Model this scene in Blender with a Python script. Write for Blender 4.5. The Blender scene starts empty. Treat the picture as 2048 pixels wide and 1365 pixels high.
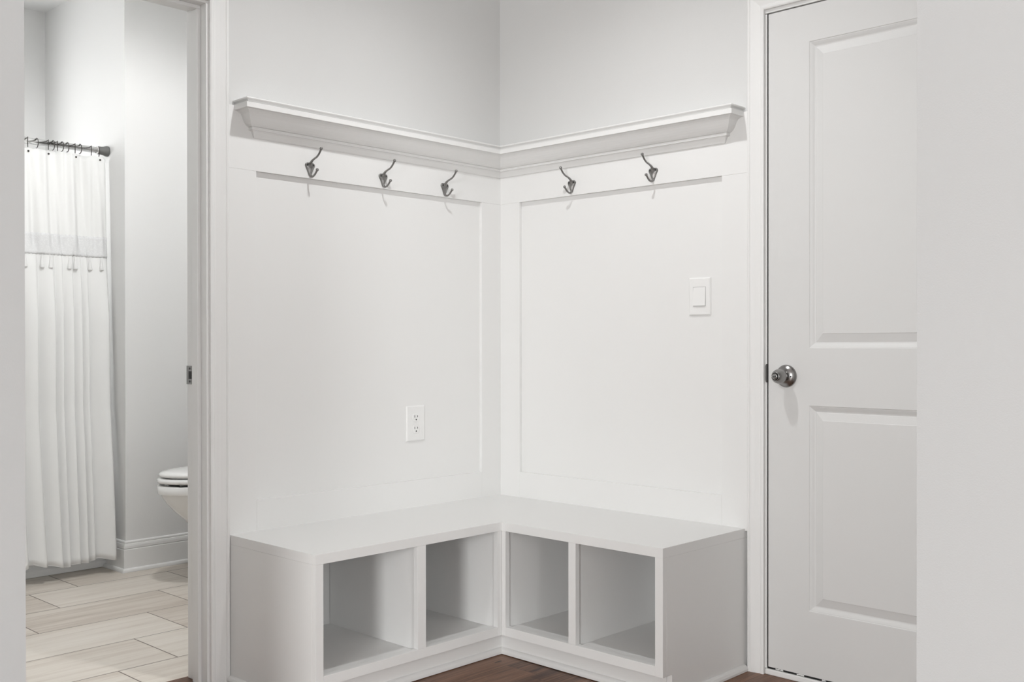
import bpy, bmesh, math, random
from mathutils import Vector, Matrix
random.seed(4)
scene = bpy.context.scene
C = scene.collection
R = math.radians

# ------------------------------------------------------------------ camera
YAW, PITCH, ROLL = R(43.7376), R(-0.2539), R(-0.0447)
F = Vector((math.cos(YAW)*math.cos(PITCH), math.sin(YAW)*math.cos(PITCH), math.sin(PITCH)))
RT = Vector((math.sin(YAW), -math.cos(YAW), 0)); UP = RT.cross(F)
R2 = RT*math.cos(ROLL) + UP*math.sin(ROLL); U2 = UP*math.cos(ROLL) - RT*math.sin(ROLL)
cam = bpy.data.cameras.new('camera'); camo = bpy.data.objects.new('camera', cam); C.objects.link(camo)
cam.sensor_fit = 'HORIZONTAL'; cam.sensor_width = 36; cam.lens = 2072*36/2048
cam.shift_y = 15.785/2048; cam.clip_start = .02
m = Matrix.Identity(4)
for i in range(3):
    m[i][0], m[i][1], m[i][2] = R2[i], U2[i], -F[i]
m.translation = (-2.8783, -2.8177, 1.0287)
camo.matrix_world = m
scene.camera = camo

# ------------------------------------------------------------------ exposure, world, lamps
vs = scene.view_settings
vs.view_transform = 'Standard'; vs.look = 'None'; vs.gamma = 1; vs.use_curve_mapping = False
vs.exposure = 0.0
w = bpy.data.worlds.new('world'); scene.world = w; w.use_nodes = True
w.node_tree.nodes['Background'].inputs[0].default_value = (.975, .99, 1, 1)
w.node_tree.nodes['Background'].inputs[1].default_value = 10.0
WARM = (.985, .995, 1.0)

def spot(name, loc, tgt, power, size, blend, rad, col=WARM):
    l = bpy.data.lights.new(name, 'SPOT'); l.energy = power; l.spot_size = R(size); l.spot_blend = blend
    l.shadow_soft_size = rad; l.color = col
    o = bpy.data.objects.new(name, l); C.objects.link(o); o.location = loc
    o.rotation_euler = (Vector(tgt)-Vector(loc)).to_track_quat('-Z', 'Y').to_euler()
    return o
def area(name, loc, tgt, power, sx, sy, col=WARM):
    l = bpy.data.lights.new(name, 'AREA'); l.shape = 'RECTANGLE'; l.energy = power; l.size = sx; l.size_y = sy; l.color = col
    o = bpy.data.objects.new(name, l); C.objects.link(o); o.location = loc
    o.rotation_euler = (Vector(tgt)-Vector(loc)).to_track_quat('-Z', 'Y').to_euler()
    return o
CEIL = 2.72                     # bathroom ceiling
CM = 2.765                       # mudroom and hall ceiling
spot('mudroom_downlight', (-.98, -.92, 2.74), (-.98, -.92, 0), 53, 142, .85, .035)
spot('bathroom_downlight', (-1.10, .42, 2.69), (-1.10, .42, 0), 68, 172, .35, .06)
area('living_window_daylight', (-8.40, -4.45, 1.35), (-.5, -.9, .9), 196, 1.3, 1.9)
for nm, lc, tg, sx, sy in (('west_window_portal', (-8.58, -4.45, 1.45), (0, -4.45, 1.45), 1.38, 2.08), ('added_south_window_portal', (-3.6, -6.58, 1.5), (-3.6, 0, 1.5), 1.78, 1.78), ('shower_window_portal', (-1.48, 2.66, 1.94), (-1.48, 0, 1.94), .60, .84)):
    p_ = area(nm, lc, tg, 1, sx, sy); p_.data.cycles.is_portal = True

# ------------------------------------------------------------------ materials
def mat(name, col, rough=.5, metal=0, bump=0, bscale=400, spec=.5, mott=0):
    m = bpy.data.materials.new(name); m.use_nodes = True
    nt = m.node_tree; b = nt.nodes['Principled BSDF']
    b.inputs['Base Color'].default_value = (*col, 1); b.inputs['Roughness'].default_value = rough
    b.inputs['Metallic'].default_value = metal; b.inputs['Specular IOR Level'].default_value = spec
    tc = nt.nodes.new('ShaderNodeTexCoord')
    if mott:
        n = nt.nodes.new('ShaderNodeTexNoise'); n.inputs['Scale'].default_value = 60; n.inputs['Detail'].default_value = 4
        nt.links.new(tc.outputs['Object'], n.inputs['Vector'])
        mr = nt.nodes.new('ShaderNodeMapRange'); mr.inputs[3].default_value = 1-mott; mr.inputs[4].default_value = 1+mott
        nt.links.new(n.outputs['Fac'], mr.inputs[0])
        mx = nt.nodes.new('ShaderNodeVectorMath'); mx.operation = 'SCALE'; mx.inputs[0].default_value = col
        nt.links.new(mr.outputs[0], mx.inputs['Scale']); nt.links.new(mx.outputs[0], b.inputs['Base Color'])
    if bump:
        n = nt.nodes.new('ShaderNodeTexNoise'); n.inputs['Scale'].default_value = bscale; n.inputs['Detail'].default_value = 3
        nt.links.new(tc.outputs['Object'], n.inputs['Vector'])
        bp = nt.nodes.new('ShaderNodeBump'); bp.inputs['Strength'].default_value = bump; bp.inputs['Distance'].default_value = .001
        nt.links.new(n.outputs['Fac'], bp.inputs['Height']); nt.links.new(bp.outputs[0], b.inputs['Normal'])
    return m
M = {}
M['wall'] = mat('wall_paint', (.672, .670, .661), .9, bump=.25, bscale=350, spec=.25)
M['wall_dim'] = mat('wall_paint_dimmed', (.558, .563, .561), .9, bump=.25, bscale=350, spec=.25)  # same wall paint, darkened to stand in for dimmer light on these walls
M['bathwall'] = mat('bath_wall_paint', (.74, .737, .727), .85, bump=.25, bscale=350, spec=.25)
M['ceil'] = mat('ceiling_paint', (.82, .818, .81), .95)
M['trim'] = mat('trim_paint', (.805, .802, .790), .42, bump=.12, bscale=140, spec=.4)
M['door'] = mat('door_paint', (.70, .697, .687), .45, bump=.12, bscale=300, spec=.4)
M['plastic'] = mat('switch_plastic', (.83, .828, .815), .3)
M['slot'] = mat('slot_black', (.02, .02, .02), .6)
M['gapgrey'] = mat('switch_gap_grey', (.30, .30, .29), .7)
M['nickel'] = mat('brushed_nickel', (.32, .315, .31), .25, 1, bump=0)
M['hook'] = mat('hook_satin_metal', (.27, .265, .258), .36, 1, bump=.1, bscale=700)
M['chrome'] = mat('rod_chrome', (.92, .915, .905), .2, 1)
M['ring'] = mat('ring_bronze', (.06, .055, .05), .35, .8)
M['rubber'] = mat('rod_cap_grey', (.12, .12, .115), .55)
M['porcelain'] = mat('porcelain', (.84, .838, .825), .12)
M['tub'] = mat('tub_enamel', (.80, .80, .79), .2)
M['gapblack'] = mat('door_gap_black', (.012, .012, .012), .8)

def fabric():
    m = mat('curtain_cloth', (.90, .897, .885), .9, bump=.25, bscale=900, spec=.1)
    nt = m.node_tree; b = nt.nodes['Principled BSDF']
    tr = nt.nodes.new('ShaderNodeBsdfTranslucent'); tr.inputs[0].default_value = (.9, .897, .885, 1)
    ms = nt.nodes.new('ShaderNodeMixShader'); ms.inputs[0].default_value = .2
    out = nt.nodes['Material Output']
    nt.links.new(b.outputs[0], ms.inputs[1]); nt.links.new(tr.outputs[0], ms.inputs[2]); nt.links.new(ms.outputs[0], out.inputs[0])
    return m
M['cloth'] = fabric()
def lace():
    m = fabric(); m.name = 'lace'
    nt = m.node_tree; b = nt.nodes['Principled BSDF']
    tc = nt.nodes.new('ShaderNodeTexCoord')
    v = nt.nodes.new('ShaderNodeTexVoronoi'); v.inputs['Scale'].default_value = 160
    nt.links.new(tc.outputs['Object'], v.inputs['Vector'])
    mr = nt.nodes.new('ShaderNodeMapRange'); mr.inputs[1].default_value = 0; mr.inputs[2].default_value = .6
    mr.inputs[3].default_value = .95; mr.inputs[4].default_value = .84
    nt.links.new(v.outputs['Distance'], mr.inputs[0])
    cb = nt.nodes.new('ShaderNodeCombineColor')
    for k in range(3): nt.links.new(mr.outputs[0], cb.inputs[k])
    nt.links.new(cb.outputs[0], b.inputs['Base Color'])
    bp = nt.nodes.new('ShaderNodeBump'); bp.inputs['Strength'].default_value = .45; bp.inputs['Distance'].default_value = .001
    nt.links.new(v.outputs['Distance'], bp.inputs['Height']); nt.links.new(bp.outputs[0], b.inputs['Normal'])
    return m
M['lace'] = lace()

class N:
    """tiny node helper"""
    def __init__(s, nt): s.nt = nt
    def m(s, op, a, b=None, c=None):
        n = s.nt.nodes.new('ShaderNodeMath'); n.operation = op
        for i, x in enumerate((a, b, c)):
            if x is None: continue
            if isinstance(x, (int, float)): n.inputs[i].default_value = x
            else: s.nt.links.new(x, n.inputs[i])
        return n.outputs[0]
    def xyz(s, x, y, z):
        n = s.nt.nodes.new('ShaderNodeCombineXYZ')
        for i, q in enumerate((x, y, z)):
            if isinstance(q, (int, float)): n.inputs[i].default_value = q
            else: s.nt.links.new(q, n.inputs[i])
        return n.outputs[0]
    def noise(s, vec, scale, detail=4, rough=.55, dist=0):
        n = s.nt.nodes.new('ShaderNodeTexNoise'); n.inputs['Scale'].default_value = scale
        n.inputs['Detail'].default_value = detail; n.inputs['Roughness'].default_value = rough; n.inputs['Distortion'].default_value = dist
        s.nt.links.new(vec, n.inputs['Vector']); return n.outputs['Fac']
    def ramp(s, fac, stops):
        n = s.nt.nodes.new('ShaderNodeValToRGB'); s.nt.links.new(fac, n.inputs[0])
        e = n.color_ramp.elements
        while len(e) < len(stops): e.new(.5)
        for q, (p, c) in zip(e, stops): q.position = p; q.color = (*c, 1)
        return n.outputs[0]
    def mix(s, f, a, b, mode='MIX'):
        n = s.nt.nodes.new('ShaderNodeMix'); n.data_type = 'RGBA'; n.blend_type = mode
        for i, x in ((0, f), (6, a), (7, b)):
            if isinstance(x, (int, float)): n.inputs[i].default_value = x
            elif isinstance(x, tuple): n.inputs[i].default_value = (*x, 1)
            else: s.nt.links.new(x, n.inputs[i])
        return n.outputs[2]

def plank_material(name, rowh, y0, length, x0, shift, grout, cols, groutcol, rough, grain, rndshift=False, knots=0):
    m = bpy.data.materials.new(name); m.use_nodes = True; nt = m.node_tree; n = N(nt); b = nt.nodes['Principled BSDF']
    tc = nt.nodes.new('ShaderNodeTexCoord'); sp = nt.nodes.new('ShaderNodeSeparateXYZ'); nt.links.new(tc.outputs['Object'], sp.inputs[0])
    X, Y = sp.outputs[0], sp.outputs[1]
    r = n.m('DIVIDE', n.m('SUBTRACT', Y, y0), rowh); row = n.m('FLOOR', r); fy = n.m('FRACT', r)
    if rndshift:
        wn = nt.nodes.new('ShaderNodeTexWhiteNoise'); wn.noise_dimensions = '1D'; nt.links.new(row, wn.inputs['W'])
        sh = n.m('MULTIPLY', wn.outputs[0], length)
    else: sh = n.m('MULTIPLY', row, shift)
    c = n.m('DIVIDE', n.m('SUBTRACT', n.m('SUBTRACT', X, x0), sh), length); col = n.m('FLOOR', c); fx = n.m('FRACT', c)
    dy = n.m('MULTIPLY', n.m('MINIMUM', fy, n.m('SUBTRACT', 1, fy)), rowh)
    dx = n.m('MULTIPLY', n.m('MINIMUM', fx, n.m('SUBTRACT', 1, fx)), length)
    d = n.m('MINIMUM', dx, dy)
    gm = n.m('LESS_THAN', d, grout/2)
    wn2 = nt.nodes.new('ShaderNodeTexWhiteNoise'); wn2.noise_dimensions = '2D'; nt.links.new(n.xyz(row, col, 0), wn2.inputs['Vector'])
    rnd = wn2.outputs[0]
    off = n.m('MULTIPLY', rnd, 37.0)
    v = n.xyz(n.m('ADD', n.m('MULTIPLY', X, grain[0]), off), n.m('ADD', n.m('MULTIPLY', Y, grain[1]), off), off)
    g = n.noise(v, 1, 6, .62, .6)
    v2 = n.xyz(n.m('ADD', n.m('MULTIPLY', X, grain[0]*.35), off), n.m('ADD', n.m('MULTIPLY', Y, grain[1]*.3), off), 3.1)
    g2 = n.noise(v2, 1, 3, .5, 1.2)
    f = n.m('ADD', n.m('ADD', n.m('MULTIPLY', g, .62), n.m('MULTIPLY', g2, .38)), n.m('MULTIPLY', n.m('SUBTRACT', rnd, .5), .16))
    colr = n.ramp(f, cols)
    if knots:
        vo = nt.nodes.new('ShaderNodeTexVoronoi'); vo.inputs['Scale'].default_value = 1
        nt.links.new(n.xyz(n.m('MULTIPLY', X, 4.2), n.m('MULTIPLY', Y, 14), 0), vo.inputs['Vector'])
        k = n.m('LESS_THAN', n.m('ADD', vo.outputs['Distance'], n.m('MULTIPLY', g, .12)), .135)
        colr = n.mix(n.m('MULTIPLY', k, knots), colr, (.03, .014, .008))
    colr = n.mix(gm, colr, groutcol)
    nt.links.new(colr, b.inputs['Base Color']); b.inputs['Roughness'].default_value = rough
    bp = nt.nodes.new('ShaderNodeBump'); bp.inputs['Strength'].default_value = .5; bp.inputs['Distance'].default_value = .002
    hgt = n.m('SUBTRACT', n.m('MULTIPLY', g, .15), gm)
    nt.links.new(hgt, bp.inputs['Height']); nt.links.new(bp.outputs[0], b.inputs['Normal'])
    return m
M['tile'] = plank_material('wood_look_tile', .3065, .0235, .61, -1.383, .2033, .0042,
    [(.2, (.42, .355, .295)), (.42, (.60, .535, .465)), (.58, (.71, .655, .585)), (.8, (.79, .745, .68))],
    (.13, .095, .075), .42, (2.2, 34))
M['wood'] = plank_material('brown_hickory_floor', .127, -.01, 1.1, 0, 0, .0014,
    [(.30, (.036, .0145, .007)), (.42, (.112, .050, .026)), (.55, (.190, .094, .054)), (.75, (.30, .162, .100))],
    (.012, .007, .005), .45, (4.0, 95), rndshift=True, knots=.85)

# ------------------------------------------------------------------ geometry helpers
def obj(name, bm, m, parent=None, bevel=0, seg=2, smooth=False, loc=None):
    me = bpy.data.meshes.new(name)
    bmesh.ops.recalc_face_normals(bm, faces=bm.faces[:])
    bm.to_mesh(me); bm.free()
    o = bpy.data.objects.new(name, me); C.objects.link(o)
    me.materials.append(m)
    if parent: o.parent = parent
    if loc is not None: o.location = loc
    if smooth:
        for p in me.polygons: p.use_smooth = True
    if bevel:
        md = o.modifiers.new('bevel', 'BEVEL'); md.width = bevel; md.segments = seg; md.limit_method = 'ANGLE'; md.angle_limit = R(40)
        md.harden_normals = False
    return o
def box(bm, a, b):
    a, b = [min(p) for p in zip(a, b)], [max(p) for p in zip(a, b)]
    v = [bm.verts.new((x, y, z)) for x in (a[0], b[0]) for y in (a[1], b[1]) for z in (a[2], b[2])]
    for f in ((0,1,3,2),(4,6,7,5),(0,4,5,1),(2,3,7,6),(0,2,6,4),(1,5,7,3)): bm.faces.new([v[i] for i in f])
def boxes(*L):
    bm = bmesh.new()
    for a, b in L: box(bm, a, b)
    return bm
def prism(bm, poly, z0, z1):
    lo = [bm.verts.new((x, y, z0)) for x, y in poly]; hi = [bm.verts.new((x, y, z1)) for x, y in poly]
    n = len(poly); bm.faces.new(lo[::-1]); bm.faces.new(hi)
    for i in range(n): bm.faces.new((lo[i], lo[(i+1) % n], hi[(i+1) % n], hi[i]))
def rings(bm, R_, cap0=True, cap1=True, closed=True):
    vs_ = [[bm.verts.new(p) for p in r] for r in R_]
    for a, b in zip(vs_, vs_[1:]):
        n = len(a)
        for i in range(n if closed else n-1): bm.faces.new((a[i], a[(i+1) % n], b[(i+1) % n], b[i]))
    if cap0 and closed: bm.faces.new(vs_[0][::-1])
    if cap1 and closed: bm.faces.new(vs_[-1])
    return vs_
def sweep_mitre(bm, path, prof, place):
    """path: list of 2D points + per-point mitre vectors; place(pt, mitre, profpoint)->3D"""
    rings(bm, [[place(p, mv, q) for q in prof] for p, mv in path])
def lathe(bm, prof, origin, axis, seg=32):
    ax = Vector(axis).normalized(); u = ax.orthogonal().normalized(); v = ax.cross(u); o = Vector(origin)
    rr = []
    for d, r in prof:
        rr.append([o+ax*d+(u*math.cos(t)+v*math.sin(t))*max(r, 1e-5) for t in [2*math.pi*i/seg for i in range(seg)]])
    rings(bm, rr)
def tube(bm, pts, rad, seg=12):
    pts = [Vector(p) for p in pts]; n = len(pts)
    if not hasattr(rad, '__len__'): rad = [rad]*n
    T = [(pts[min(i+1, n-1)]-pts[max(i-1, 0)]).normalized() for i in range(n)]
    u = T[0].orthogonal().normalized(); rr = []
    for p, t, r in zip(pts, T, rad):
        u = (u-t*u.dot(t)).normalized(); v = t.cross(u)
        rr.append([p+(u*math.cos(a)+v*math.sin(a))*r for a in [2*math.pi*i/seg for i in range(seg)]])
    rings(bm, rr)
def crom(P, k=8):
    P = [Vector(p) for p in P]; Q = [P[0]*2-P[1]]+P+[P[-1]*2-P[-2]]; out = []
    for i in range(1, len(Q)-2):
        a, b, c, d = Q[i-1:i+3]
        for j in range(k):
            t = j/k; out.append(.5*((2*b)+(c-a)*t+(2*a-5*b+4*c-d)*t*t+(3*b-a-3*c+d)*t**3))
    out.append(P[-1]); return out
def thing(name, label, cat, loc=(0, 0, 0), rz=0, group=None):
    o = bpy.data.objects.new(name, None); o.empty_display_size = .1; C.objects.link(o)
    o.location = loc; o.rotation_euler = (0, 0, rz); o['label'] = label; o['category'] = cat
    if group: o['group'] = group
    return o
def tag(o, label, cat, group=None):
    o['label'] = label; o['category'] = cat
    if group: o['group'] = group
    return o
def struct(name, bm, m, label=None, **k):
    o = obj(name, bm, m, **k); o['kind'] = 'structure'
    if label: o['label'] = label
    return o

# ------------------------------------------------------------------ constants of the place
T = .0145                       # thickness of the panel boards
XJ = -1.262                     # bathroom doorway right jamb face
XJ2 = -2.032                    # its left jamb face
DOORH = 2.055
YD = -1.167                     # closed door, latch edge
YDH = YD-.762
WT = .115

# ------------------------------------------------------------------ room shell
struct('floor', boxes(((-8.7, -6.7, -.1), (.16, .125, 0))), M['wood'], 'brown hickory plank floor of the mudroom and hall')
struct('floor_bathroom', boxes(((-2.5, .1252, -.1), (.16, 2.7, 0))), M['tile'], 'pale wood-look tile floor of the bathroom')
struct('ceiling', boxes(((-8.7, -6.7, CM), (.16, .12, CM+.1))), M['ceil'], 'white ceiling of mudroom and hall')
struct('ceiling_bathroom', boxes(((-2.4, WT, CEIL), (.16, 2.75, CEIL+.1))), M['ceil'], 'white bathroom ceiling')
# left (north) wall with bathroom doorway
struct('wall_left', boxes(((XJ+.02, 0, 0), (0, WT, CM)), ((-2.26, 0, 0), (XJ2-.02, WT, CM)), ((XJ2-.02, 0, DOORH+.02), (XJ+.02, WT, CM))), M['wall'],
       'light grey wall left of the corner with the bathroom doorway')
# right (east) wall with door
struct('wall_right', boxes(((0, YD+.019, 0), (WT, 0, CM)), ((0, -2.26, 0), (WT, YDH-.019, CM)), ((0, YDH-.019, DOORH+.022), (WT, YD+.019, CM))), M['wall'],
       'light grey wall right of the corner with the panelled door')
struct('wall_mudroom_west', boxes(((-2.243, -.739, 0), (-2.123, 0, CM))), M['wall'], 'grey side wall of the mudroom')
struct('wall_near_left', boxes(((-8.7, -.8588, 0), (-2.123, -.739, CM))), M['wall_dim'], 'grey near wall at the left edge of the picture')
struct('wall_near_right', boxes(((-1.219, -6.7, 0), (-1.10, -2.134, CM))), M['wall_dim'], 'grey near wall at the right edge of the picture')
struct('wall_mudroom_south', boxes(((-1.10, -2.26, 0), (0, -2.14, CM))), M['wall'], 'grey end wall of the mudroom beside the door')
# unseen hall behind the camera, window openings put in to let daylight through
struct('wall_hall_west', boxes(((-8.7, -6.7, 0), (-8.58, -5.15, CM)), ((-8.7, -3.75, 0), (-8.58, -.8588, CM)), ((-8.7, -5.15, 0), (-8.58, -3.75, .4)), ((-8.7, -5.15, 2.5), (-8.58, -3.75, CM))), M['wall_dim'])
struct('wall_hall_south', boxes(((-8.58, -6.7, 0), (-4.5, -6.58, CM)), ((-2.7, -6.7, 0), (-1.219, -6.58, CM)), ((-4.5, -6.7, 0), (-2.7, -6.58, .6)), ((-4.5, -6.7, 2.4), (-2.7, -6.58, CM))), M['wall_dim'])
# bathroom
XB, YA = -.705, 1.68
struct('wall_bathroom_back', boxes(((XB, YA, 0), (0, 2.55, CEIL))), M['bathwall'], 'pale wall behind the toilet, with the corner beside the shower')
struct('wall_tub_back', boxes(((-2.38, 2.55, 0), (-1.78, 2.66, CEIL)), ((-1.18, 2.55, 0), (0, 2.66, CEIL)), ((-1.78, 2.55, 0), (-1.18, 2.66, 1.52)), ((-1.78, 2.55, 2.36), (-1.18, 2.66, CEIL))), M['bathwall'], 'back wall of the tub alcove')
struct('wall_bathroom_west', boxes(((-2.38, WT, 0), (-2.26, 2.55, CEIL))), M['bathwall'])
struct('wall_bathroom_east', boxes(((0, WT, 0), (.12, 2.66, CEIL))), M['bathwall'])

# ------------------------------------------------------------------ panel boards (board and batten)
XL, YR = -1.194, -1.102          # outer ends of the panelling (casing edges)
ZB, ZR, ZC = .5436, 1.5683, 1.7610 # lower rail top, upper rail bottom, upper rail top
g = .0002
tl = boxes(((XL, -T, ZR), (-.0, 0, ZC)), ((XL, -T, .44), (-1.0985, 0, ZR-g)), ((-.1142, -T, .44), (-.0, 0, ZR-g)),
           ((-1.0985+g, -T, .44), (-.1142-g, 0, ZB)))
struct('trim_1', tl, M['trim'], 'white flat board frame on the left wall', bevel=.0005)
tr = boxes(((-T, YR, ZR), (0, -T-g, ZC)), ((-T, YR, .44), (0, -1.0079, ZR-g)), ((-T, -.1173, .44), (0, -T-g, ZR-g)),
           ((-T, -1.0079+g, .44), (0, -.1173-g, ZB)))
struct('trim_2', tr, M['trim'], 'white flat board frame on the right wall', bevel=.0005)
# painted panels inside the frames (white like the boards)
struct('trim_3', boxes(((XL, -.0015, .40), (-.0015, 0, ZC))), M['trim'], 'flat white panel field on the left wall')
struct('trim_4', boxes(((-.0015, YR, .40), (0, -.0016, ZC))), M['trim'], 'flat white panel field on the right wall')

# ------------------------------------------------------------------ door casings
PROF = [(0, 0), (0, .0105), (.004, .0125), (.010, .0125), (.0125, .0100), (.017, .0105), (.030, .0135), (.040, .0165),
        (.0445, .018), (.0475, .0145), (.050, .0175), (.0545, .0185), (.0575, .0165), (.0575, 0)]
def casing_left(name, xr, xl, zt, ysurf, sgn, k=1.0, label=None):
    bm = bmesh.new()
    path = [((xr, 0), (1, 0)), ((xr, zt), (1, 1)), ((xl, zt), (-1, 1)), ((xl, 0), (-1, 0))]
    sweep_mitre(bm, path, PROF, lambda p, mv, q: (p[0]+mv[0]*q[0]*k, ysurf+sgn*q[1], p[1]+mv[1]*q[0]*k))
    return struct(name, bm, M['trim'], label)
def casing_right(name, ya, yb, zt, xs, k=1.0, label=None):
    bm = bmesh.new()
    path = [((ya, 0), (1, 0)), ((ya, zt), (1, 1)), ((yb, zt), (-1, 1)), ((yb, 0), (-1, 0))]
    sweep_mitre(bm, path, PROF, lambda p, mv, q: (xs-q[1], p[0]+mv[0]*q[0]*k, p[1]+mv[1]*q[0]*k))
    return struct(name, bm, M['trim'], label)
casing_left('trim_5', -1.254, XJ2-.008, DOORH+.008, 0, -1, 1.04, 'white casing round the bathroom doorway')
casing_left('trim_6', -1.254, XJ2-.008, DOORH+.008, WT, 1, 1.04, 'white casing on the bathroom side of the doorway')
casing_right('trim_7', -1.156, YDH-.011, DOORH+.013, 0, .94, 'white casing round the panelled door')

# ------------------------------------------------------------------ jambs with stops
def jamb_left():
    bm = boxes(((XJ, -.0, 0), (XJ+.02, WT, DOORH)), ((XJ2-.02, -.0, 0), (XJ2, WT, DOORH)), ((XJ2-.02, 0, DOORH), (XJ+.02, WT, DOORH+.02)))
    box(bm, (XJ-.011, .033, 0), (XJ, .068, DOORH-.011)); box(bm, (XJ2, .033, 0), (XJ2+.011, .068, DOORH-.011))
    box(bm, (XJ2, .033, DOORH-.011), (XJ, .068, DOORH))
    return bm
struct('trim_8', jamb_left(), M['trim'], 'white jamb and stop of the bathroom doorway', bevel=.0012)
bm = boxes(((0, YD+.0055, .018), (WT, YD+.019, DOORH)), ((0, YDH-.019, .018), (WT, YDH-.0035, DOORH)), ((0, YDH-.019, DOORH+.002), (WT, YD+.019, DOORH+.022)))
box(bm, (.042, YD-.012, .018), (.075, YD+.0035, DOORH)); box(bm, (.042, YDH-.0035, .018), (.075, YDH+.012, DOORH)); box(bm, (.042, YDH, DOORH-.012), (.075, YD, DOORH+.002))
struct('trim_9', bm, M['trim'], 'white jamb of the panelled door', bevel=.001)
# black strips in the rebate, standing in for the shade of the door gap
struct('trim_10', boxes(((.004, YD+.0002, .0176), (.04, YD+.0054, DOORH)), ((.012, YDH, DOORH-.0022), (.04, YD, DOORH+.0018))), M['gapblack'], 'black strip painting the shade of the door gap')
# sill of the door: painted front, worn
bm = boxes(((-.004, YDH-.0, 0), (WT, YD+.010, .0175)))
struct('trim_11', bm, M['trim'], 'white painted sill under the panelled door', bevel=.003)
bm = boxes(((.004, YDH+.004, .0176), (.040, YD-.0006, .0235)))
struct('trim_12', bm, M['gapblack'], 'black door sweep under the panelled door')
random.seed(9)
bm = bmesh.new()
for y0, y1 in ((-1.190, -1.216), (-1.262, -1.286), (-1.345, -1.358), (-1.43, -1.45)):
    n_ = 7; top = [(.0032, y0+(y1-y0)*i/n_, .0225+random.uniform(-.0012, .0012)) for i in range(n_+1)]
    bot = [(.0032, y0+(y1-y0)*i/n_, .0190+random.uniform(-.001, .001)) for i in range(n_+1)]
    a = [bm.verts.new(p) for p in top]; b = [bm.verts.new(p) for p in bot]
    a2 = [bm.verts.new((.0041, p[1], p[2])) for p in top]; b2 = [bm.verts.new((.0041, p[1], p[2])) for p in bot]
    for i in range(n_):
        bm.faces.new((a[i], a[i+1], b[i+1], b[i])); bm.faces.new((a2[i], a2[i+1], a[i+1], a[i])); bm.faces.new((b[i], b[i+1], b2[i+1], b2[i])); bm.faces.new((b2[i], b2[i+1], a2[i+1], a2[i]))
    bm.faces.new((a[0], b[0], b2[0], a2[0])); bm.faces.new((a[-1], a2[-1], b2[-1], b[-1]))
struct('trim_13', bm, M['trim'], 'white paint flakes left on the black door sweep')

# ------------------------------------------------------------------ the two-panel door
def make_door():
    t = thing('door_1', 'closed white two-panel door with a round knob in the right wall', 'door', (0, YDH, 0))
    t['kind'] = 'structure'
    z0, z1 = .0245, 2.0525; W = .762
    bm = bmesh.new()
    # y local: 0 (hinge side) .. W (latch edge); panels inset .136
    def rect(ins, zlo, zhi, x):
        a, b = .137+ins, W-.137-ins
        return [(x, a, zlo+ins), (x, b, zlo+ins), (x, b, zhi-ins), (x, a, zhi-ins)]
    P = [(.2205, .8425), (1.0165, 1.9415)]
    ys = [0, .137, W-.137, W]; zs = [z0, P[0][0], P[0][1], P[1][0], P[1][1], z1]
    def quad(pts): bm.faces.new([bm.verts.new(p) for p in pts])
    for i in range(3):
        for j in range(5):
            if i == 1 and j in (1, 3): continue
            quad([(0, ys[i], zs[j]), (0, ys[i+1], zs[j]), (0, ys[i+1], zs[j+1]), (0, ys[i], zs[j+1])])
    prof = [(0, 0), (.002, .0022), (.0035, .0022), (.009, .0052), (.014, .0088), (.0165, .0098), (.0195, .0098), (.0205, .0088), (.043, .0022), (.0445, .0012), (.046, .0012)]
    for zl, zh in P:
        rr = [rect(i, zl, zh, d) for i, d in prof]
        rings(bm, rr, cap0=False, cap1=True)
    # edges and back
    x1 = .035
    quad([(0, 0, z0), (0, W, z0), (x1, W, z0), (x1, 0, z0)]); quad([(0, 0, z1), (0, W, z1), (x1, W, z1), (x1, 0, z1)])
    quad([(0, 0, z0), (0, 0, z1), (x1, 0, z1), (x1, 0, z0)]); quad([(0, W, z0), (0, W, z1), (x1, W, z1), (x1, W, z0)])
    quad([(x1, 0, z0), (x1, W, z0), (x1, W, z1), (x1, 0, z1)])
    bmesh.ops.remove_doubles(bm, verts=bm.verts[:], dist=1e-5)
    obj('door_slab', bm, M['door'], t, bevel=.0006)
    # knob
    ky, kz = -1.229-YDH, .9305
    k = bmesh.new(); lathe(k, [(-.001, .0345), (.0025, .035), (.0055, .0335), (.0085, .0300), (.0100, .0275), (.0108, .0265), (.0128, .0225), (.0145, .0180), (.0155, .0130)], (0, ky, kz), (-1, 0, 0), 48)
    rose = obj('rose_plate', k, M['nickel'], t, smooth=True)
    k = bmesh.new(); lathe(k, [(.013, .0130), (.018, .0118), (.023, .0130), (.028, .0170), (.034, .0205), (.041, .0223), (.048, .0222), (.055, .0205), (.062, .0170), (.067, .0140), (.0695, .0120), (.0685, .0108), (.0655, .0105)], (0, ky, kz), (-1, 0, 0), 48)
    kn = obj('knob', k, M['nickel'], t, smooth=True)
    k = bmesh.new(); lathe(k, [(.066, .0090), (.0715, .0090), (.0725, .0082), (.073, .006)], (0, ky, kz), (-1, 0, 0), 32)
    obj('lock_button', k, M['nickel'], kn, smooth=True)
    k = boxes(((-.0738, ky-.0055, kz-.0012), (-.0729, ky+.0055, kz+.0012))); obj('button_slot', k, M['slot'], kn)
    k = bmesh.new(); lathe(k, [(.0095, .0026), (.0146, .0026)], (0, ky-.0215, kz-.001), (-1, 0, 0), 16); obj('release_hole', k, M['slot'], rose)
    k = bmesh.new(); lathe(k, [(.0095, .0020), (.0128, .0020)], (0, ky+.0215, kz+.001), (-1, 0, 0), 16); obj('release_hole', k, M['slot'], rose)
    return t
make_door()

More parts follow.
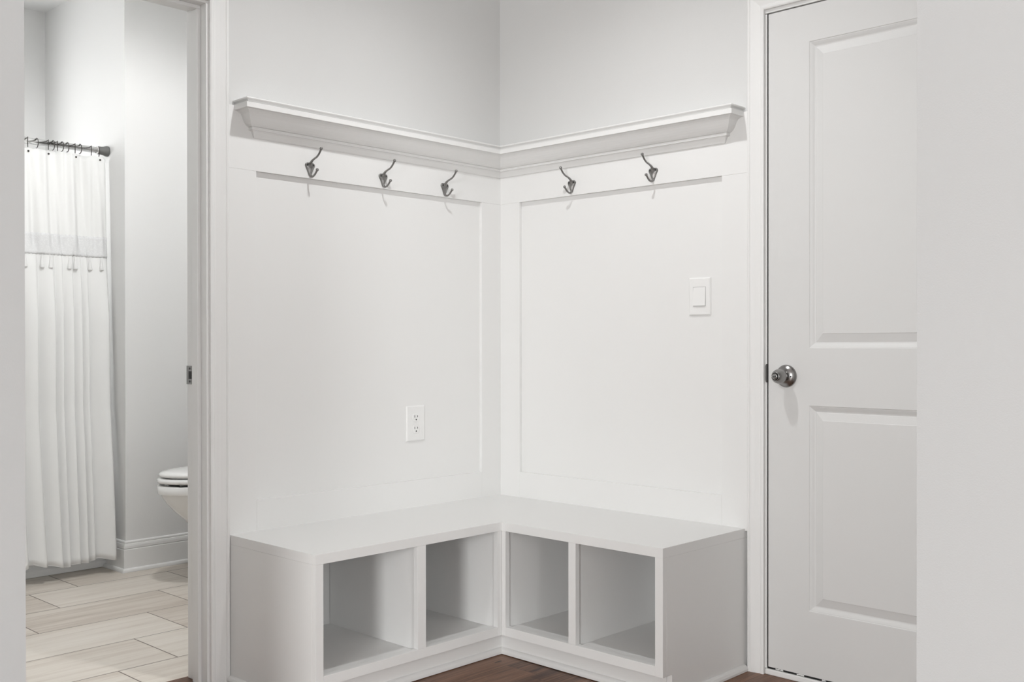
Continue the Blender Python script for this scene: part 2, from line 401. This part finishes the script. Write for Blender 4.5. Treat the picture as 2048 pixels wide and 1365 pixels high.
# strike plates
def lip_strike():
    t = thing('strike_plate', 'dark metal strike plate on the jamb beside the panelled door knob', 'strike plate', (0, YD, .938))
    bm = bmesh.new(); n_ = 20; h = .0285
    fr = []
    for i in range(n_+1):
        a = -math.pi/2+math.pi*i/n_; fr.append((.0055+.0080*max(0, math.cos(a)), h*math.sin(a)))
    f0 = [bm.verts.new((-.0022, y, z)) for y, z in fr]; f1 = [bm.verts.new((-.0002, y, z)) for y, z in fr]
    bm.faces.new(f0); bm.faces.new(f1[::-1])
    for i in range(len(fr)): j = (i+1) % len(fr); bm.faces.new((f0[i], f0[j], f1[j], f1[i]))
    obj('curved_lip', bm, M['nickel'], t)
    obj('latch_recess', boxes(((-.0018, -.0002, -.0285), (.03, .0054, .0285))), M['slot'], t)
lip_strike()
t = thing('strike_plate', 'dark metal strike plate on the bathroom doorway jamb', 'strike plate', (XJ, .098, .935))
obj('plate', boxes(((-.0016, -.020, -.0285), (0, .020, .0285))), M['nickel'], t, bevel=.0008)
for dz in (-.020, .020):
    bm = bmesh.new(); lathe(bm, [(.0015, .0035), (.0024, .003)], (0, 0, dz), (-1, 0, 0), 16); obj('screw', bm, M['slot'], t)
obj('latch_hole', boxes(((-.0022, -.010, -.012), (-.0012, .006, .012))), M['slot'], t)

# ------------------------------------------------------------------ baseboards in view
# bathroom baseboard round the corner, with cap and quarter-round shoe
BP = [(0, 0), (.0145, 0), (.0145, .101), (.0125, .1035), (.0095, .1045), (.0130, .107), (.0130, .118), (.0110, .1265), (.0070, .1290), (.0090, .1310), (.0085, .1365), (.005, .1400), (0, .1405)]
def wrap(bm, path, prof):
    sweep_mitre(bm, path, prof, lambda p, mv, q: (p[0]+mv[0]*q[0], p[1]+mv[1]*q[0], q[1]))
bm = bmesh.new(); wrap(bm, [((XB, 1.850), (-1, 0)), ((XB, YA), (-1, -1)), ((0, YA), (0, -1))], BP)
struct('baseboard_bathroom', bm, M['trim'], 'white moulded baseboard under the bathroom wall')
SH = [(0, .0006), (.0115, .0006), (.0115, .006), (.0098, .0125), (.0065, .0165), (0, .0185)]
bm = bmesh.new(); wrap(bm, [((XB-.0145, 1.852), (-1, 0)), ((XB-.0145, YA-.0145), (-1, -1)), ((0, YA-.0145), (0, -1))], SH)
struct('trim_14', bm, M['trim'], 'white shoe moulding in front of the bathroom baseboard')

# ------------------------------------------------------------------ corner bench with four cubbies
DL, DR = -.454, -.457            # front planes: y of left wing, x of right wing
LX, RY = -1.1925, -1.0935        # outer ends
H = .4475; ZF = .0775
G = .0002
bench = thing('cubby_bench', 'white L-shaped corner bench with four open cubbies under its seat', 'bench', (0, 0, 0))
bm = bmesh.new(); prism(bm, [(LX, -.001), (LX, DL), (DR, DL), (DR, RY), (-.001, RY), (-.001, -.001)], H-.0285, H)
obj('seat_top', bm, M['trim'], bench, bevel=.0005)
ZT = H-.0285-G
# face frames
obj('face_frame', boxes(((-1.1655, DL, ZF), (-.4765, DL+.019, .1065)),
    ((LX, DL, ZF), (-1.1655-G, DL+.019, ZT)), ((-.820, DL, .1065+G), (-.787, DL+.019, ZT)), ((-.4765+G, DL, ZF), (DR-.0, DL+.019, ZT))),
    M['trim'], bench, bevel=.0005)
obj('face_frame', boxes(((DR, -.471, ZF), (DR+.019, -1.066, .1065)),
    ((DR, DL-G, ZF), (DR+.019, -.471+G, ZT)), ((DR, -.740, .1065+G), (DR+.019, -.769, ZT)), ((DR, -1.066-G, ZF), (DR+.019, RY, ZT))),
    M['trim'], bench, bevel=.0005)
# end panels with toe notch
bm = bmesh.new()
poly = [(-.002, 0), (-.002, ZT), (DL+.019+G, ZT), (DL+.019+G, ZF), (DL+.045, ZF), (DL+.045, 0)]
a = [bm.verts.new((LX, y, z)) for y, z in poly]; b = [bm.verts.new((LX+.018, y, z)) for y, z in poly]
bm.faces.new(a); bm.faces.new(b[::-1])
for i in range(6): bm.faces.new((a[i], b[i], b[(i+1) % 6], a[(i+1) % 6]))
obj('end_panel', bm, M['trim'], bench, bevel=.0006)
bm = bmesh.new()
poly = [(-.002, 0), (-.002, ZT), (DR+.019+G, ZT), (DR+.019+G, ZF), (DR+.045, ZF), (DR+.045, 0)]
a = [bm.verts.new((x, RY, z)) for x, z in poly]; b = [bm.verts.new((x, RY+.018, z)) for x, z in poly]
bm.faces.new(a); bm.faces.new(b[::-1])
for i in range(6): bm.faces.new((a[i], b[i], b[(i+1) % 6], a[(i+1) % 6]))
obj('end_panel', bm, M['trim'], bench, bevel=.0006)
# cubby floors, dividers, backs
bm = bmesh.new(); prism(bm, [(LX+.0185, -.002), (LX+.0185, DL+.0195), (DR+.0195, DL+.0195), (DR+.0195, RY+.0185), (-.002, RY+.0185), (-.002, -.002)], .082, .1000)
obj('cubby_floor', bm, M['trim'], bench)
zq = .1003; zt = ZT-.0002
obj('divider', boxes(((-.8125, -.003, zq), (-.7945, DL+.0195, zt))), M['trim'], bench)
obj('divider', boxes(((-.4685, -.003, zq), (-.4505, DL+.0195, zt))), M['trim'], bench)
obj('divider', boxes(((-.003, -.7455, zq), (DR+.0195, -.7635, zt))), M['trim'], bench)
obj('divider', boxes(((-.003, -.4475, zq), (DR+.0195, -.4655, zt))), M['trim'], bench)
# toe kick boards and shoe
bm = bmesh.new(); wrap(bm, [((LX+.0185, DL+.0440), (0, -1)), ((DR+.0440, DL+.0440), (-1, -1)), ((DR+.0440, RY+.0185), (-1, 0))],
                       [(-.012, .004), (0, .004), (0, .066), (-.002, .0768), (-.012, .0768)])
obj('toe_kick', bm, M['trim'], bench)
bm = bmesh.new(); wrap(bm, [((LX, DL+.0440), (0, -1)), ((DR+.0440, DL+.0440), (-1, -1)), ((DR+.0440, RY), (-1, 0))],
                       [(0, .0022), (.0115, .0022), (.0115, .0105), (.0095, .0165), (.006, .0200), (0, .0222)])
obj('shoe_moulding', bm, M['trim'], bench)
# shoe mouldings against the two ends
bm = bmesh.new(); wrap(bm, [((LX-.0003, DL+.045), (-1, 0)), ((LX-.0003, -.019), (-1, 0))], [(0, .001), (.0125, .001), (.0125, .008), (.0095, .0155), (.005, .019), (0, .0205)])
obj('shoe_moulding', bm, M['trim'], bench)
bm = bmesh.new(); wrap(bm, [((DR+.045, RY-.0003), (0, -1)), ((-.019, RY-.0003), (0, -1))], [(0, .001), (.0125, .001), (.0125, .008), (.0095, .0155), (.005, .019), (0, .0205)])
obj('shoe_moulding', bm, M['trim'], bench)

# ------------------------------------------------------------------ crown-moulded ledge shelf
S1, S2 = -1.1745, -1.0871
shelf = thing('ledge_shelf', 'white crown-moulded ledge shelf running round the corner above the hooks', 'shelf', (0, 0, 1.67))
def crown(name, prof, dz=-1.67, pb=.0844):
    # path is the line of the wall face; profile offset q[0] measured from the wall; ends return to the wall
    e = pb
    bm = bmesh.new()
    P_ = [((S1+e, 0), (-1, 0)), ((S1+e, 0), (-1, -1)), ((0, 0), (-1, -1)), ((0, S2+e), (-1, -1)), ((0, S2+e), (0, -1))]
    sweep_mitre(bm, P_, prof, lambda p, mv, q: (p[0]+mv[0]*q[0], p[1]+mv[1]*q[0], q[1]+dz))
    return obj(name, bm, M['trim'], shelf)
def crown_ring(prof):
    bm = bmesh.new(); R_ = []
    e = .0844; w0 = -.0005
    R_.append([(S1+e-q, w0, z-1.67) for q, z in prof])
    R_.append([(S1+e-q, -q if q > 0 else w0, z-1.67) for q, z in prof])
    R_.append([(-q if q > 0 else w0, -q if q > 0 else w0, z-1.67) for q, z in prof])
    R_.append([(-q if q > 0 else w0, S2+e-q, z-1.67) for q, z in prof])
    R_.append([(w0, S2+e-q, z-1.67) for q, z in prof])
    rings(bm, R_); return bm
CP = [(.0, 1.7455), (.0775, 1.7455), (.073, 1.7435), (.067, 1.7405), (.062, 1.7355), (.0585, 1.7290), (.0555, 1.7210), (.0515, 1.7135), (.0460, 1.7070), (.0395, 1.7020), (.0345, 1.7000), (.0362, 1.6990),
      (.0362, 1.6915), (.0295, 1.6905), (.0260, 1.6870), (.0235, 1.6800), (.0205, 1.6730), (.0180, 1.6700), (.0, 1.6700)]
obj('crown_moulding', crown_ring(CP), M['trim'], shelf)
FP = [(.0, 1.7625), (.0770, 1.7625), (.0835, 1.7620), (.0844, 1.7610), (.0844, 1.7470), (.0838, 1.7462), (.0775, 1.7457), (.0, 1.7457)]
obj('fascia', crown_ring(FP), M['trim'], shelf)
TP = [(.0, 1.7785), (.0790, 1.7785), (.0822, 1.7772), (.0830, 1.7748), (.0815, 1.7722), (.0775, 1.7705), (.0742, 1.7685), (.0732, 1.7655), (.0732, 1.7628), (.0, 1.7628)]
obj('shelf_board', crown_ring(TP), M['trim'], shelf)

# ------------------------------------------------------------------ coat hooks
def make_hook(label):
    # local frame: wall board face is y=0, sticking out towards -y, x along the wall, z from plate centre
    t = thing('coat_hook', label, 'hook', (0, 0, 0), 0, 'double coat hooks under the ledge shelf')
    bm = bmesh.new()
    # plate: shield, two lobes at the top, pointed bottom, domed
    out = []
    n_ = 10
    def lobe(cx, cz, r, a0, a1): return [(cx+r*math.cos(a0+(a1-a0)*i/n_), cz+r*math.sin(a0+(a1-a0)*i/n_)) for i in range(n_+1)]
    out += [(.0125, -.002)]; out += lobe(.0105, .0120, .0085, R(-25), R(100)); out += [(.004, .0210), (0, .0218), (-.004, .0210)]
    out += lobe(-.0105, .0120, .0085, R(80), R(205)); out += [(-.0125, -.002)]; out += lobe(0, -.0190, .0048, R(200), R(340))
    R_ = []
    for s, d in ((1, 0), (1, -.0022), (.93, -.0036), (.74, -.0043), (.35, -.0072), (.1, -.0084)):
        R_.append([(x*s, d, (z-0)*s) for x, z in out])
    rings(bm, R_)
    obj('back_plate', bm, M['hook'], t, smooth=False, bevel=.0004)
    for sx in (-1, 1):
        k = bmesh.new(); lathe(k, [(0, .0030), (.0048, .0030), (.0060, .0022), (.0062, .0004)], (sx*.0108, 0, .0125), (0, -1, 0), 14); obj('screw', k, M['slot'], t, smooth=False)
    k = bmesh.new()
    p = crom([(0, -.001, .0100), (0, -.0060, .0190), (0, -.0150, .0265), (0, -.0265, .0312), (0, -.0385, .0350), (0, -.0490, .0420), (0, -.0570, .0505), (0, -.0620, .0570)], 5)
    n2 = len(p); rad = [.0058-.0026*min(1, i/(n2*.35)) for i in range(n2)]; rad = [r if i < n2-6 else r+.0005*(i-(n2-6))/6 for i, r in enumerate(rad)]
    tube(k, p, rad, 12)
    obj('upper_prong', k, M['hook'], t, smooth=True)
    k = bmesh.new(); lathe(k, [(-.0052*math.cos(math.pi*i/12), .0052*math.sin(math.pi*i/12)) for i in range(13)], (0, -.0630, .0590), (0, 0, 1), 18); obj('ball_end', k, M['hook'], t, smooth=True)
    k = bmesh.new()
    p = crom([(0, -.001, -.0130), (0, -.0035, -.0205), (0, -.0105, -.0252), (0, -.0190, -.0250), (0, -.0275, -.0205), (0, -.0345, -.0140), (0, -.0395, -.0080)], 5)
    tube(k, p, [.0048-.0016*min(1, i/12) for i in range(len(p))], 12)
    obj('lower_prong', k, M['hook'], t, smooth=True)
    k = bmesh.new(); lathe(k, [(-.0052*math.cos(math.pi*i/12), .0052*math.sin(math.pi*i/12)) for i in range(13)], (0, -.0413, -.0068), (0, 0, 1), 18); obj('ball_end', k, M['hook'], t, smooth=True)
    return t
def dup(root, loc, rz, label):
    r = root.copy(); C.objects.link(r); r.location = loc; r.rotation_euler = (0, 0, rz); r['label'] = label
    for ch in list(root.children):
        c = ch.copy(); C.objects.link(c); c.parent = r
    return r
h0 = make_hook('dull metal double coat hook on the left wall, nearest the bathroom doorway')
h0.location = (-.8985, -T, 1.5985)
dup(h0, (-.5945, -T, 1.5985), 0, 'dull metal double coat hook on the left wall, middle one of three')
dup(h0, (-.3060, -T, 1.5975), 0, 'dull metal double coat hook on the left wall, nearest the room corner')
dup(h0, (-T, -.3790, 1.6015), R(-90), 'dull metal double coat hook on the right wall, nearest the room corner')
dup(h0, (-T, -.7400, 1.6040), R(-90), 'dull metal double coat hook on the right wall, nearest the panelled door')

# ------------------------------------------------------------------ outlet and switch
t = thing('wall_outlet', 'white duplex wall outlet low on the left panel above the bench', 'outlet', (-.4385, -.0015, .7460))
def bevplate(w_, h_, d, yb=0, s=.004):
    bm = bmesh.new(); a, b = w_/2, h_/2
    rings(bm, [[(-a, yb, -b), (a, yb, -b), (a, yb, b), (-a, yb, b)], [(-a, yb-d*.45, -b), (a, yb-d*.45, -b), (a, yb-d*.45, b), (-a, yb-d*.45, b)],
               [(-a+s, yb-d, -b+s), (a-s, yb-d, -b+s), (a-s, yb-d, b-s), (-a+s, yb-d, b-s)]])
    return bm
obj('cover_plate', bevplate(.0865, .1270, .0055), M['plastic'], t, bevel=.0006)
for dz in (.0205, -.0205):
    bm = bmesh.new(); pts = []
    for i in range(40):
        a = 2*math.pi*i/40; x = .0168*math.cos(a); z = .0185*math.sin(a); z = max(-.0142, min(.0142, z)); pts.append((x, z))
    rings(bm, [[(x, -.005, z+dz) for x, z in pts], [(x, -.0066, z+dz) for x, z in pts], [(x*.95, -.0071, z*.95+dz) for x, z in pts]])
    f = obj('receptacle', bm, M['plastic'], t)
    obj('slot', boxes(((-.0078, -.0074, dz+.0005), (-.0056, -.0066, dz+.0088))), M['slot'], f)
    obj('slot', boxes(((.0056, -.0074, dz+.0012), (.0078, -.0066, dz+.0080))), M['slot'], f)
    k = bmesh.new(); lathe(k, [(.0066, .0027), (.0074, .0027)], (0, 0, dz-.0072), (0, -1, 0), 16); obj('ground_hole', k, M['slot'], f)
k = bmesh.new(); lathe(k, [(.005, .0030), (.0062, .0030), (.0066, .002)], (0, 0, 0), (0, -1, 0), 16); obj('screw', k, M['plastic'], t)
t = thing('light_switch', 'white rocker light switch at the right end of the right panel', 'switch', (-.0015, -.9185, 1.1845), R(-90))
obj('cover_plate', bevplate(.0830, .1235, .0058), M['plastic'], t, bevel=.0006)
obj('frame_gap', boxes(((-.0243, -.0060, -.0315), (.0243, -.0050, .0315))), M['gapgrey'], t)
bm = bmesh.new(); a, b = .0235, .0305
rings(bm, [[(-a, -.0052, -b), (a, -.0052, -b), (a, -.0052, b), (-a, -.0052, b)], [(-a, -.0100, -b), (a, -.0100, -b), (a, -.0066, b), (-a, -.0066, b)]])
obj('rocker', bm, M['plastic'], t, bevel=.0006)

# ------------------------------------------------------------------ bathtub
t = thing('bathtub', 'white bathtub behind the shower curtain, only its apron foot in view', 'bathtub', (-2.255, 1.853, 0))
bm = bmesh.new(); LX_, LY_, TH = 1.549, .694, .40
o4 = lambda i, j, z: [(i, j, z), (LX_-i, j, z), (LX_-i, LY_-j, z), (i, LY_-j, z)]
rings(bm, [o4(0, 0, .0005), o4(0, 0, .03), o4(0, .012, .045), o4(0, .012, TH-.03), o4(0, 0, TH-.02), o4(0, 0, TH), o4(.07, .07, TH), o4(.10, .09, TH-.02), o4(.16, .13, .10), o4(.22, .17, .07)])
obj('tub_body', bm, M['tub'], t, bevel=.004)

# ------------------------------------------------------------------ shower curtain, rod and rings
YROD, ZROD = 1.848, 1.922
rod = thing('curtain_rod', 'chrome tension rod carrying the shower curtain', 'curtain rod', (-1.48, YROD, ZROD))
x0, x1 = -2.258+1.48, XB+1.48
bm = bmesh.new(); lathe(bm, [(x0+.03, .0142), (x1-.05, .0142)], (0, 0, 0), (1, 0, 0), 28); obj('tube', bm, M['chrome'], rod, smooth=True)
for s, xe in ((1, x1), (-1, x0)):
    bm = bmesh.new(); lathe(bm, [(0, .0235), (.004, .0245), (.010, .0240), (.022, .0200), (.034, .0185), (.046, .0185), (.047, .0178), (.047, .014)], (xe, 0, 0), (-s, 0, 0), 28)
    obj('end_cap', bm, M['rubber'], rod, smooth=True)
    bm = bmesh.new(); lathe(bm, [(.047, .0165), (.053, .0168), (.053, .0142)], (xe, 0, 0), (-s, 0, 0), 28); obj('collar', bm, M['chrome'], rod, smooth=True)

# folds: positions of the sharp pleat edges along x (from the wall leftwards)
edge = [-.718, -.812, -.842, -.880, -.926, -.962, -1.036, -1.12, -1.19, -1.245, -1.32, -1.37, -1.44, -1.51, -1.56, -1.64]
XEND = edge[-1]
def foldy(x, z):
    """how far towards the room (-y) the cloth stands at x; sawtooth pleats, deeper lower down"""
    k = (1.93-z)/1.86
    xs = x
    for b_, a_ in zip(edge, edge[1:]):
        if a_ <= xs <= b_:
            t_ = (xs-a_)/(b_-a_); wd = b_-a_
            s = math.sin(math.pi*min(1, t_/.80)*.5)**1.2 if t_ < .80 else math.cos(math.pi*(t_-.80)/.40)**1.0
            amp = (.10+.26*min(1, max(0, (1.45-z)/.3)))*wd+.004
            return s*amp
    return 0
def upfold(x, z):
    return .010*math.sin(x*52+z*2.2)+.006*math.sin(x*95+1.7-z*3)+.004*math.sin(x*160+z*6)
def curtain_pt(u, z, off=0):
    """u: rest x; z height"""
    k = max(0, (1.895-z)/1.83)
    lo = min(1, max(0, (1.50-z)/.12)); lo = lo*lo*(3-2*lo)
    x = u + (-.012 if u > -.76 else 0)*0
    dx = 0
    if z < 1.2: dx = (-.016*(u+1.1)/.36)*((1.2-z)/1.14)**1.2
    y = YROD-.004 - k*.030 - (.075*max(0, (.75-z)/.75)**1.0 if z < .75 else 0) - .025*k
    y -= (1-lo)*(upfold(u, z)+.004)+lo*(foldy(u, z)*1.25)
    y -= .012*math.sin(u*9+z*3)*k
    xw = min(u+dx, XB-.012)
    return Vector((xw, y-off, z))
us = []
for b_, a_ in zip(edge, edge[1:]):
    for i in range(16): us.append(b_+(a_-b_)*i/16)
us.append(XEND)
def hem(u): return .064+.006*math.sin(u*22)+.004*math.sin(u*61)+(.016 if u < -1.0 else 0)*min(1, (-1.0-u)/.1 if u < -1.0 else 0)
ringx = [-.7475, -.7830, -.8360, -.8575, -.8930, -.9170, -.9360, -.9570, -.9760, -1.0280, -1.0650]
def toptop(u):   # scalloped upper edge hanging from the rings
    ps = sorted(ringx+[-1.16, -1.27, -1.38, -1.49, -1.60]); d = min(abs(u-p) for p in ps)
    return 1.892-min(.012, d*.28)
def grid(bm, zs_of, us, off=0, wrapback=False):
    rows = []
    for u in us:
        rows.append([bm.verts.new(curtain_pt(u, z, off)) for z in zs_of(u)])
    for a, b in zip(rows, rows[1:]):
        for i in range(len(a)-1): bm.faces.new((a[i], a[i+1], b[i+1], b[i]))
NZ = 70
cur = thing('shower_curtain', 'white gathered shower curtain with a lace band and tassels', 'curtain', (0, 0, 0))
bm = bmesh.new(); grid(bm, lambda u: [toptop(u)+(hem(u)-toptop(u))*i/NZ for i in range(NZ+1)], us)
o = obj('curtain_panel', bm, M['cloth'], cur, smooth=True)
md = o.modifiers.new('solid', 'SOLIDIFY'); md.thickness = .0012; md.offset = 0
bm = bmesh.new(); grid(bm, lambda u: [1.520+(1.427-1.520)*i/8+.0018*math.sin(u*400)*(i in (0, 8)) for i in range(9)], us, .0028)
o = obj('lace_band', bm, M['lace'], cur, smooth=True)
md = o.modifiers.new('solid', 'SOLIDIFY'); md.thickness = .002; md.offset = 0
# hem roll
bm = bmesh.new(); tube(bm, [curtain_pt(u, hem(u)+.0005, 0) for u in us[::2]], .0012, 6); obj('hem', bm, M['cloth'], cur, smooth=True)
for u in (-1.092, -1.020, -.985, -.9, -.872, -.802, -.757, -1.15, -1.22, -1.30, -1.38, -1.47, -1.55):
    p0 = curtain_pt(u, 1.425, .006); bm = bmesh.new()
    sw = random.uniform(-.004, .004)
    prof = [(0, .001), (.006, .002), (.010, .0042), (.014, .0032), (.022, .0050), (.045, .0082), (.056, .0100), (.0585, .0085), (.060, .001)]
    lathe(bm, prof, p0, (sw, -.05, -1), 14); obj('tassel', bm, M['cloth'], cur, smooth=True)
# rings
def make_ring(x, tilt, label, i):
    t = thing('curtain_ring', label, 'curtain ring', (x, YROD, ZROD), 0, 'dark curtain rings along the rod')
    bm = bmesh.new(); pts = []
    for k in range(37):
        a = R(-75)+R(275)*k/36; yy = -.0195*math.sin(a); pts.append((tilt*yy, yy, .0215*math.cos(a)-.0055))
    tube(bm, pts, .0019, 8); obj('wire_loop', bm, M['ring'], t, smooth=True)
    if i in (0, 3, 8, 10):
        c = curtain_pt(x, 1.876)-Vector((x, YROD, ZROD))
        bm = bmesh.new(); lathe(bm, [(-.0045*math.cos(math.pi*q/8), .0045*math.sin(math.pi*q/8)) for q in range(9)], c+Vector((0, -.004, 0)), (0, 0, 1), 12); obj('hook_end', bm, M['ring'], t, smooth=True)
RL = ['dark curtain ring right beside the rod end cap', 'dark curtain ring, second from the rod end cap', 'dark curtain ring seen as a curved loop, third from the rod end cap',
      'dark curtain ring, fourth from the rod end cap', 'dark curtain ring seen as a curved loop, fifth from the rod end cap', 'dark curtain ring seen as a curved loop, sixth from the rod end cap',
      'dark curtain ring, seventh from the rod end cap', 'dark curtain ring seen as a curved loop, eighth from the rod end cap', 'dark curtain ring, ninth from the rod end cap',
      'dark curtain ring, tenth from the rod end cap, alone left of a cluster', 'dark curtain ring at the near wall edge, farthest left on the rod']
for i, x in enumerate(ringx):
    make_ring(x, (.38, .42, 0, .42, 0, 0, .42, 0, .42, 0, .42)[i], RL[i], i)

# ------------------------------------------------------------------ toilet (faces -x)
TX, TY = -.752, 1.27              # tip of bowl, centre line
toil = thing('toilet', 'white toilet seen past the doorway jamb, lid closed', 'toilet', (TX, TY, 0)); toil.scale = (1, 1, 1.075)
def egg(x0_, x1_, hw, z, n_=40, k=.62):
    """egg outline from x0 (front tip) to x1 (back); widest at k of the length"""
    pts = []
    for i in range(n_):
        a = 2*math.pi*i/n_; c, s = math.cos(a), math.sin(a)
        xm = x0_+(x1_-x0_)*k
        x = xm-(xm-x0_)*c if c > 0 else xm-(x1_-xm)*c
        pts.append((x, hw*s, z))
    return pts
bm = bmesh.new()
rings(bm, [egg(.150, .56, .105, .0005), egg(.148, .56, .107, .012), egg(.165, .55, .098, .05), egg(.190, .54, .090, .12), egg(.195, .54, .092, .17), egg(.165, .54, .104, .215),
           egg(.125, .53, .122, .250), egg(.075, .51, .145, .290), egg(.040, .50, .160, .325), egg(.022, .49, .168, .350), egg(.012, .488, .172, .3645), egg(.011, .487, .173, .3652), egg(.002, .485, .178, .3664), egg(.001, .485, .179, .3680), egg(.0, .48, .180, .3960), egg(.006, .475, .176, .4000),
           egg(.045, .43, .135, .398), egg(.07, .40, .115, .33), egg(.13, .36, .07, .24)])
box(bm, (.44, -.11, .20), (.72, .11, .40))
obj('bowl', bm, M['porcelain'], toil, smooth=True)
bm = bmesh.new()
A = [egg(.003, .47, .180, .4105), egg(.000, .472, .184, .416), egg(.002, .472, .183, .424), egg(.012, .462, .174, .4285), egg(.062, .41, .122, .4285), egg(.07, .40, .115, .420), egg(.062, .41, .122, .4105)]
vv = rings(bm, A+[A[0]], False, False); bmesh.ops.remove_doubles(bm, verts=bm.verts[:], dist=1e-5)
obj('seat_ring', bm, M['porcelain'], toil, smooth=True)
bm = bmesh.new(); rings(bm, [egg(.013, .465, .172, .4345), egg(.008, .470, .178, .438), egg(.008, .470, .178, .444), egg(.016, .462, .170, .450), egg(.05, .43, .140, .4545), egg(.12, .38, .08, .457)])
obj('lid', bm, M['porcelain'], toil, smooth=True)
for s in (-1, 1):
    bm = boxes(((.445, s*.075-.018, .404), (.485, s*.075+.018, .449))); obj('hinge', bm, M['porcelain'], toil, bevel=.005)
for (x_, s) in ((.10, 1), (.10, -1), (.36, 1), (.36, -1)):
    bm = boxes(((x_-.012, s*.14-.006, .4288), (x_+.012, s*.14+.006, .4344))); obj('seat_bumper', bm, M['rubber'], toil)
for (x_, s) in ((.055, .09), (.055, -.09), (.36, .165), (.36, -.165)):
    bm = boxes(((x_-.012, s-.006, .4045), (x_+.012, s+.006, .4104))); obj('seat_bumper', bm, M['rubber'], toil)
bm = boxes(((.52, -.215, .40), (.725, .215, .74))); obj('tank', bm, M['porcelain'], toil, bevel=.02, seg=4)
bm = boxes(((.512, -.225, .741), (.733, .225, .775))); obj('tank_lid', bm, M['porcelain'], toil, bevel=.01, seg=3)
bm = bmesh.new(); lathe(bm, [(0, .012), (.012, .011)], (.52, -.15, .67), (-1, 0, 0), 16); tube(bm, [(.51, -.15, .67), (.50, -.12, .668), (.50, -.08, .664)], .005, 8)
obj('flush_lever', bm, M['chrome'], toil, smooth=True)
